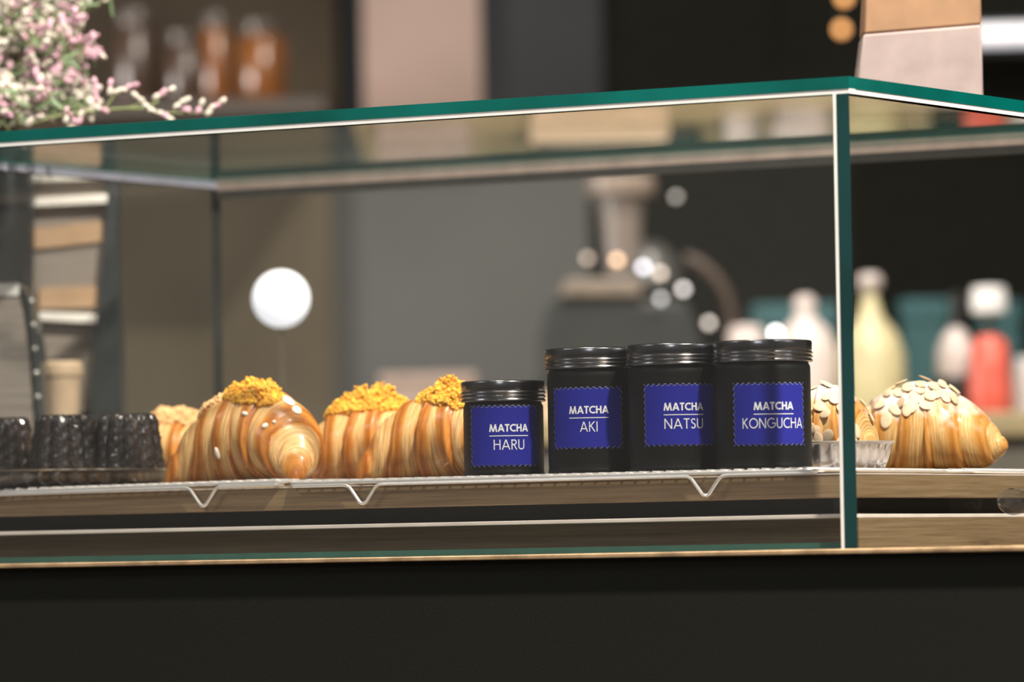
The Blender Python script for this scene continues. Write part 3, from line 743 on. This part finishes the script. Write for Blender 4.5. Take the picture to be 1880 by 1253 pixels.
def sprig(tip, Y, n=5, pink=.3, spread=.02, parent=bq, br=0.0043):
    """one flowering stem from the vase mouth to a tip given where it stands"""
    T = Vector(tip) - B0
    s0 = Vector((random.uniform(-.008, .008), random.uniform(-.008, .008), 0))
    pts = [s0.lerp(T, q) + Vector((0, 0, 0.03 * math.sin(PI * q))) for q in [i / 8 for i in range(9)]]
    ks = MB(); ks.tube(pts, [0.0011 - 0.0007 * i / 8 for i in range(9)], 5)
    kw, kp, lv = MB(), MB(), []
    for i in range(n):
        q = 0.62 + 0.38 * i / max(1, n - 1); a = s0.lerp(T, q) + Vector((0, 0, 0.03 * math.sin(PI * q)))
        e = a + Vector((random.gauss(0, 1), random.gauss(0, .8), random.gauss(.6, .7))).normalized() * spread * random.uniform(.5, 1.1)
        ks.tube([a, a.lerp(e, .5) + Vector((0, 0, .002)), e], .0005, 4)
        d = (e - a).normalized()
        for j in range(random.randint(2, 4)):
            c_ = e + d * (.0034 * j) + Vector((random.gauss(0, .0014), random.gauss(0, .0014), random.gauss(0, .0014)))
            blossom(kp if random.random() < pink else kw, c_, br * random.uniform(.7, 1.15), d + Vector((random.gauss(0, .5), random.gauss(0, .5), random.gauss(0, .5))))
        if random.random() < .45:
            f = a.lerp(e, .3); u_ = Vector((random.gauss(0, 1), random.gauss(0, .6), random.gauss(0, .7))).normalized()
            v_ = u_.orthogonal().normalized(); kl = MB(); lv.append(kl); kl.ellipsoid(f + u_ * .008, (u_ * .009, v_ * .0022, u_.cross(v_) * .0006), 8, 5)
    o = ks.build('stem', M['stem'], parent)
    for kk, nm, mm in ((kw, 'white_blossom', 'petal_white'), (kp, 'pink_blossom', 'petal_pink')):
        if kk.v: kk.build(nm, M[mm], o)['kind'] = 'stuff'
    for kl in lv: kl.build('leaf', M['leaf'], o)
random.seed(21)
for i in range(88):
    px = random.uniform(-70, 165); py = random.uniform(-60, 225)
    if px > 120 and py < 40 and random.random() < .5: px -= 60
    if px > 100 and 30 < py < 60: px -= 30
    Y = random.uniform(4.60, 4.90)
    pk = .75 if (60 < px < 130 and py > 95) or (px > 130 and 40 < py < 140) else .22
    sprig(on_y(px, py, Y), Y, n=7, pink=pk)
YF = 4.62
P_ = lambda px, py: on_y(px, py, YF) - B0
ks, kw, kp = MB(), MB(), MB()
for path, r in (([(60, 225), (120, 210), (190, 202), (230, 199), (270, 199), (292, 184)], .0011), ([(190, 202), (212, 172)], .0008), ([(230, 199), (262, 190)], .0007), ([(270, 199), (300, 207), (345, 208), (385, 206)], .0006), ([(318, 206), (328, 190)], .0005)):
    ks.tube([P_(*q) for q in path], r, 6)
for a, b_, pk in (((213, 170), (248, 157), .3), ((202, 166), (203, 156), .5), ((250, 172), (270, 191), .4), ((288, 178), (312, 163), .2), ((323, 194), (345, 180), .2), ((280, 203), (312, 217), .3), ((342, 201), (346, 203), 1), ((365, 203), (371, 188), .1), ((383, 206), (409, 186), .4), ((168, 190), (190, 203), .4), ((174, 150), (178, 180), .8), ((120, 220), (124, 205), .1), ((145, 222), (150, 212), .1)):
    n = max(2, int(math.hypot(a[0] - b_[0], a[1] - b_[1]) / 7))
    for i in range(n):
        q = i / (n - 1); pt_ = (a[0] + (b_[0] - a[0]) * q + random.gauss(0, 1.5), a[1] + (b_[1] - a[1]) * q + random.gauss(0, 1.5))
        blossom(kp if random.random() < pk else kw, P_(*pt_), .0038, P_(*b_) - P_(*a) + Vector((.001, .0, .001)))
o = ks.build('stem', M['stem'], bq); kw.build('white_blossom', M['petal_white'], o)['kind'] = 'stuff'; kp.build('pink_blossom', M['petal_pink'], o)['kind'] = 'stuff'
for i in range(30):
    px, py = random.uniform(-60, 118), random.uniform(150, 236)
    Y = random.uniform(4.58, 4.72); sprig(on_y(px, py, Y), Y, n=4, pink=.6 if px > 70 else .25, spread=.013)
sprig(on_y(215, -5, 4.68), 4.68, n=6, pink=.05, spread=.012)

# ------------------------------------------------------------------ paper bag on top of the case
YB = 4.36
a, b_ = on_y(1566, 215, YB), on_y(1806, 215, YB)
bag = thing('paper_bag', 'pale pink paper bag with orange upper half standing on the glass top', 'bag', ((a.x + b_.x) / 2, YB, ZT1 + 0.0002), 0)
hw = (b_.x - a.x) / 2; zm = on_y(1690, 52, YB).z - ZT1
k = MB(); k.prism([(-hw, 0), (hw, 0), (hw, zm + .002), (-hw + .009, zm - .004)], 0, 0.05); bevel(k.build('bag_body', M['paper_pink'], bag), .002)
k = MB(); k.prism([(-hw + .009, zm - .004), (hw, zm + .002), (hw, zm + .07), (-hw + .014, zm + .07)], 0.001, 0.049); bevel(k.build('bag_top', M['paper_orange'], bag), .002)

# ------------------------------------------------------------------ back counter and what stands on it
YK = 6.2
zk = on_y(1840, 757, YK).z
xl = on_y(640, 757, YK).x
bc = thing('back_counter', 'back counter with olive wood edge far behind the almond croissant', 'counter', (0, YK, FLOOR), 0)
k = MB(); k.box((xl, 0, 1.0 + zk - 0.027), (1.6, 1.25, 1.0 + zk)); bevel(k.build('worktop', M['olive_edge'], bc), .003)
k = MB(); k.box((xl + .02, 0.02, 0), (1.58, 1.2, 1.0 + zk - 0.027)); k.build('cabinet', M['back_body'], bc, smooth=False)
def lathe_on(name, label, cat, px, Y, parts, group=None):
    p = on_y(px, 700, Y); t = thing(name, label, cat, (p.x, Y, zk + .0003), 0, group)
    for (nm, prof, m) in parts:
        k = MB(); k.lathe(prof, 40); k.build(nm, m, t)
    return t
def zat(py, Y, px=1600): return on_y(px, py, Y).z - zk
s_ = lambda v, Y: v * Y / FPX
Y = 6.4
lathe_on('syrup_bottle', 'yellow syrup bottle with pale round stopper, behind the glass corner', 'bottle', 1600, Y, [
    ('bottle_body', [(s_(62, Y), 0), (s_(64, Y), .004), (s_(62, Y), zat(650, Y)), (s_(48, Y), zat(612, Y)), (s_(22, Y), zat(580, Y)), (s_(14, Y), zat(545, Y)), (s_(13, Y), zat(535, Y))], M['bottle_yellow']),
    ('stopper', [(s_(10, Y), zat(540, Y)), (s_(22, Y), zat(528, Y)), (s_(24, Y), zat(515, Y)), (s_(16, Y), zat(504, Y)), (s_(3, Y), zat(502, Y))], M['bottle_pale'])])
lathe_on('syrup_bottle', 'pale pink bottle with rounded shoulders behind the row of jars', 'bottle', 1480, Y, [
    ('bottle_body', [(s_(56, Y), 0), (s_(58, Y), .004), (s_(57, Y), zat(640, Y)), (s_(44, Y), zat(605, Y)), (s_(20, Y), zat(582, Y)), (s_(16, Y), zat(572, Y))], M['bottle_pale']),
    ('stopper', [(s_(14, Y), zat(574, Y)), (s_(21, Y), zat(568, Y)), (s_(21, Y), zat(552, Y)), (s_(12, Y), zat(542, Y)), (s_(3, Y), zat(541, Y))], M['bottle_pale'])])
lathe_on('pump_bottle', 'dark bottle with pale belly and thin neck left of the red bottle', 'bottle', 1757, Y, [
    ('bottle_body', [(s_(38, Y), 0), (s_(40, Y), .004), (s_(40, Y), zat(705, Y)), (s_(36, Y), zat(690, Y))], M['bottle_dark']),
    ('label_band', [(s_(36, Y), zat(700, Y)), (s_(39, Y), zat(690, Y)), (s_(37, Y), zat(650, Y)), (s_(26, Y), zat(622, Y)), (s_(12, Y), zat(605, Y))], M['bottle_pale']),
    ('neck', [(s_(11, Y), zat(610, Y)), (s_(10, Y), zat(570, Y)), (s_(9, Y), zat(540, Y))], M['bottle_dark'])])
Y = 6.3
lathe_on('red_bottle', 'red squeeze bottle with white cap near the right end of the back counter', 'bottle', 1818, Y + .05, [
    ('bottle_body', [(s_(38, Y), 0), (s_(40, Y), .004), (s_(37, Y), zat(680, Y)), (s_(32, Y), zat(632, Y)), (s_(18, Y), zat(618, Y))], M['red']),
    ('label_patch', [(s_(40.5, Y), zat(745, Y)), (s_(41, Y), zat(742, Y)), (s_(40, Y), zat(705, Y)), (s_(39, Y), zat(700, Y))], M['red']),
    ('spout', [(s_(10, Y), zat(622, Y)), (s_(8, Y), zat(590, Y)), (s_(8, Y), zat(570, Y))], M['bottle_dark']),
    ('cap', [(s_(12, Y), zat(578, Y)), (s_(33, Y), zat(574, Y)), (s_(34, Y), zat(548, Y)), (s_(30, Y), zat(528, Y)), (s_(5, Y), zat(526, Y))], M['white_plastic'])])
lathe_on('white_canister', 'small white canister behind the middle jars', 'canister', 1372, 6.5, [
    ('canister_body', [(s_(36, 6.5), 0), (s_(36, 6.5), zat(650, 6.5)), (s_(34, 6.5), zat(640, 6.5))], M['bottle_pale']),
    ('lid', [(s_(34, 6.5), zat(642, 6.5)), (s_(34, 6.5), zat(606, 6.5)), (s_(26, 6.5), zat(596, 6.5)), (s_(4, 6.5), zat(595, 6.5))], M['bottle_pale'])])
lathe_on('white_canister', 'pale canister at the very right edge beside the red bottle', 'canister', 1885, 6.45, [
    ('canister_body', [(s_(26, 6.45), 0), (s_(26, 6.45), zat(690, 6.45)), (s_(20, 6.45), zat(675, 6.45))], M['bottle_pale']),
    ('lid', [(s_(21, 6.45), zat(680, 6.45)), (s_(21, 6.45), zat(662, 6.45)), (s_(4, 6.45), zat(660, 6.45))], M['white_plastic'])])
for (x0, x1, y0, lab) in ((1385, 1535, 556, 'teal box behind the pale pink bottle'), (1655, 1740, 548, 'teal box between the yellow bottle and the dark bottle'), (1795, 1872, 552, 'teal box behind the red bottle')):
    Y = 6.85; a, b_ = on_y(x0, y0, Y), on_y(x1, y0, Y)
    t = thing('teal_box', lab, 'box', ((a.x + b_.x) / 2, Y, zk + .0003), 0, 'teal boxes at the back')
    hw = (b_.x - a.x) / 2; hh = b_.z - zk
    k = MB(); k.box((-hw, 0, 0), (hw, .12, hh - .03)); bevel(k.build('box_body', M['teal'], t), .003)
    k = MB(); k.box((-hw - .002, -.002, hh - .03), (hw + .002, .122, hh)); bevel(k.build('lid', M['teal'], t), .003)
for (x0, x1, y0, Y, lab) in ((700, 870, 684, 6.5, 'low pale card box behind the crumble croissants'), (985, 1235, 720, 6.3, 'brown card box added behind the matcha jars for its reflection in the glass top')):  # the hidden brown box is added for its tan reflection in the top pane
    a, b_ = on_y(x0, y0, Y), on_y(x1, y0, Y); hw = (b_.x - a.x) / 2; hh = b_.z - zk
    t = thing('card_box', lab, 'box', ((a.x + b_.x) / 2, Y, zk + .0003), 0, 'card boxes on the back counter')
    k = MB(); k.box((-hw, 0, 0), (hw, .14, hh - .006)); bevel(k.build('box_body', M['kraft' if x0 > 900 else 'pale_card'], t), .002)
    k = MB(); k.box((-hw - .002, -.002, hh - .012), (hw + .002, .142, hh)); bevel(k.build('lid', M['kraft' if x0 > 900 else 'pale_card'], t), .002)
# coffee grinder
Y = 6.6
gx = on_y(1140, 600, Y).x
gr = thing('coffee_grinder', 'dark coffee grinder with tall hopper and tiny glowing glints, behind the tall jars', 'coffee grinder', (gx, Y, zk + .0003), 0)
gq = lambda px, py: (on_y(px, py, Y).x - gx, on_y(px, py, Y).z - zk)
k = MB(); k.prism([(gq(985, 700)[0], 0), (gq(1300, 700)[0], 0), gq(1290, 620), gq(1262, 548), gq(1010, 552), gq(990, 620)], 0, .16); bevel(k.build('body', mat('grinder_body', (0.02, 0.022, 0.021), .5, spec=.2), gr), .01, 3)
k = MB(); k.prism([gq(1025, 545), gq(1180, 545), gq(1178, 512), gq(1040, 514)], -.01, .12); bevel(k.build('shelf_plate', mat('tan_plate', (0.15, 0.12, 0.095), .5), gr), .004)
r_ = lambda v: v * Y / FPX
cx_ = gq(1145, 500)[0]
k = MB(); k.lathe([(r_(30), gq(0, 520)[1]), (r_(34), gq(0, 480)[1]), (r_(38), gq(0, 420)[1]), (r_(44), gq(0, 376)[1])], 40, cx=cx_, cy=.06); k.build('hopper', mat('hopper_plastic', (0.15, 0.125, 0.11), .4), gr)
k = MB(); k.lathe([(r_(60), gq(0, 374)[1]), (r_(64), gq(0, 368)[1]), (r_(64), gq(0, 342)[1]), (r_(56), gq(0, 336)[1]), (r_(4), gq(0, 335)[1])], 40, cx=cx_, cy=.06); k.build('hopper_lid', mat('hopper_lid', (0.22, 0.175, 0.145), .4), gr)
k = MB(); dx, dz = gq(1195, 520)
k.lathe([(r_(62) * math.cos(a * PI / 24), dz + r_(85) * math.sin(a * PI / 24)) for a in range(12)], 40, cx=dx, cy=.08); k.build('dome', mat('smoked_dome', (0.05, 0.05, 0.047), .35), gr)
k = MB(); pts = []
for i in range(13):
    a = math.radians(80 - 85 * i / 12); o = gq(1240 + 105 * math.cos(a), 600 - 130 * math.sin(a)); pts.append((o[0], .03, o[1]))
pts.append((pts[-1][0], .03, .0)); k.tube(pts, r_(13), 10); k.build('hose', mat('brown_hose', (0.035, 0.02, 0.012), .5), gr)
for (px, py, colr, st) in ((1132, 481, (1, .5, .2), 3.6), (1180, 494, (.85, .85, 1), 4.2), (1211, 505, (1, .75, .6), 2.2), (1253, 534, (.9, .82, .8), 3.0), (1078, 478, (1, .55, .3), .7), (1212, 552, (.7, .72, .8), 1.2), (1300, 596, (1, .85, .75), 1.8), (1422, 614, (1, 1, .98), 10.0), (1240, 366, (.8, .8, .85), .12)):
    o = gq(px, py); k = MB(); k.ball((o[0], -.03, o[1]), r_(6.5), 0, 12, 8); k.build('glint_ball', mat('glint_ball', (.8, .8, .8), .3, emit=colr, estr=st), gr)  # glowing balls stand in for specular glints on the grinder
# ------------------------------------------------------------------ lamp reflection, lamps and wall things far behind
p = on_y(516, 549, 5.0); rl = 53 * 5.0 / FPX
gl = thing('reflection_globe', 'round white glowing globe standing for a lamp mirrored in the glass', 'lamp', (p.x, 5.0, p.z - rl), 0)  # a lamp's reflection in the glass, built as a glowing globe
k = MB(); k.ball((0, 0, rl), rl, 0, 48, 24); k.build('globe', mat('reflection_glow', (.8, .8, .8), .4, emit=(.84, .87, .92), estr=.85), gl)
k = MB(); k.tube([(0, 0, 0.002), (0, 0, ZC - (p.z - rl))], .0012, 8); k.tube([(0, 0, ZC - (p.z - rl)), (0, 0, ZC - (p.z - rl) + .004)], .022, 24); k.build('stem', mat('reflection_globe_stem', (.10, .085, .06), .5), gl)
mb_ = wall_panel('menu_board', 670, 872, -500, 318, mat('pink_board', (0.22, 0.155, 0.132), .7, var=.12, scale=5), Y=WY - .02, t=.03)
tag(mb_, 'tall pale pink panel hanging on the dark back wall above the case', 'panel')
for (px, py, lab) in ((1545, 54, 'lower of two small amber bulbs hanging beside the paper bag'), (1550, -4, 'upper of two small amber bulbs hanging beside the paper bag')):
    p = on_y(px, py, 7.2); t = thing('hanging_bulb', lab, 'bulb', p, 0, 'amber hanging bulbs')
    k = MB(); k.ball((0, 0, 0), .0068, 0, 14, 10); k.build('glass_bulb', mat('amber_bulb', (.8, .5, .2), .3, emit=(1, .40, .13), estr=1.7), t)
    k = MB(); k.tube([(0, 0, .006), (0, 0, .35)], .0012, 6); k.build('cord', M['black'], t)
p0, p1 = on_y(1790, 66, 7.45), on_y(2000, 60, 7.45)
t = thing('tube_lamp', 'bright white tube lamp on the wall at the upper right', 'lamp', p0, 0)
k = MB(); k.tube([(0, 0, 0), (p1.x - p0.x, 0, p1.z - p0.z)], .013, 16); k.build('tube', mat('lit_tube', (.8, .8, .8), .3, emit=(.75, .77, .92), estr=.6), t)
k = MB(); k.box((0, .012, -.02), (p1.x - p0.x, .15, .02)); k.build('mount', M['black'], t)
# wall shelf with amber jars
YS = 7.1
a, b_ = on_y(150, 196, YS), on_y(600, 196, YS)
sh = thing('wall_shelf', 'dark wall shelf with amber jars at the upper left', 'shelf', ((a.x + b_.x) / 2, YS, a.z), 0)
hw = (b_.x - a.x) / 2
k = MB(); k.box((-hw, -.08, -.02), (hw, .44, 0)); bevel(k.build('shelf_board', mat('shelf_wood', (0.03, 0.022, 0.016), .6), sh), .002)
for (px, wdt, top, lab) in ((250, 42, 18, 'short dim amber jar at the flower end of the shelf'), (340, 40, 60, 'squat dim amber jar second along the shelf'), (398, 30, 25, 'slim amber jar third along the shelf'), (482, 44, 40, 'brightest wide amber jar on the shelf')):
    p = on_y(px, 190, YS); hh = on_y(px, top, YS).z - a.z; r = wdt * YS / FPX
    t = thing('amber_jar', lab, 'jar', (p.x, YS, a.z + .0003), 0, 'amber jars on the wall shelf')
    m_ = M['amber'] if px in (482, 398) else mat('dim_amber', (0.035, 0.02, 0.013), .3)
    k = MB(); k.lathe([(r * .9, 0), (r, .004), (r, hh * .72), (r * .8, hh * .8), (r * .7, hh * .84)], 36); k.build('jar_body', m_, t)
    k = MB(); k.lathe([(r * .78, hh * .83), (r * .8, hh * .84), (r * .8, hh * .98), (r * .74, hh), (.002, hh)], 36); k.build('lid', mat('jar_lid', (0.05, 0.04, 0.034), .4), t)
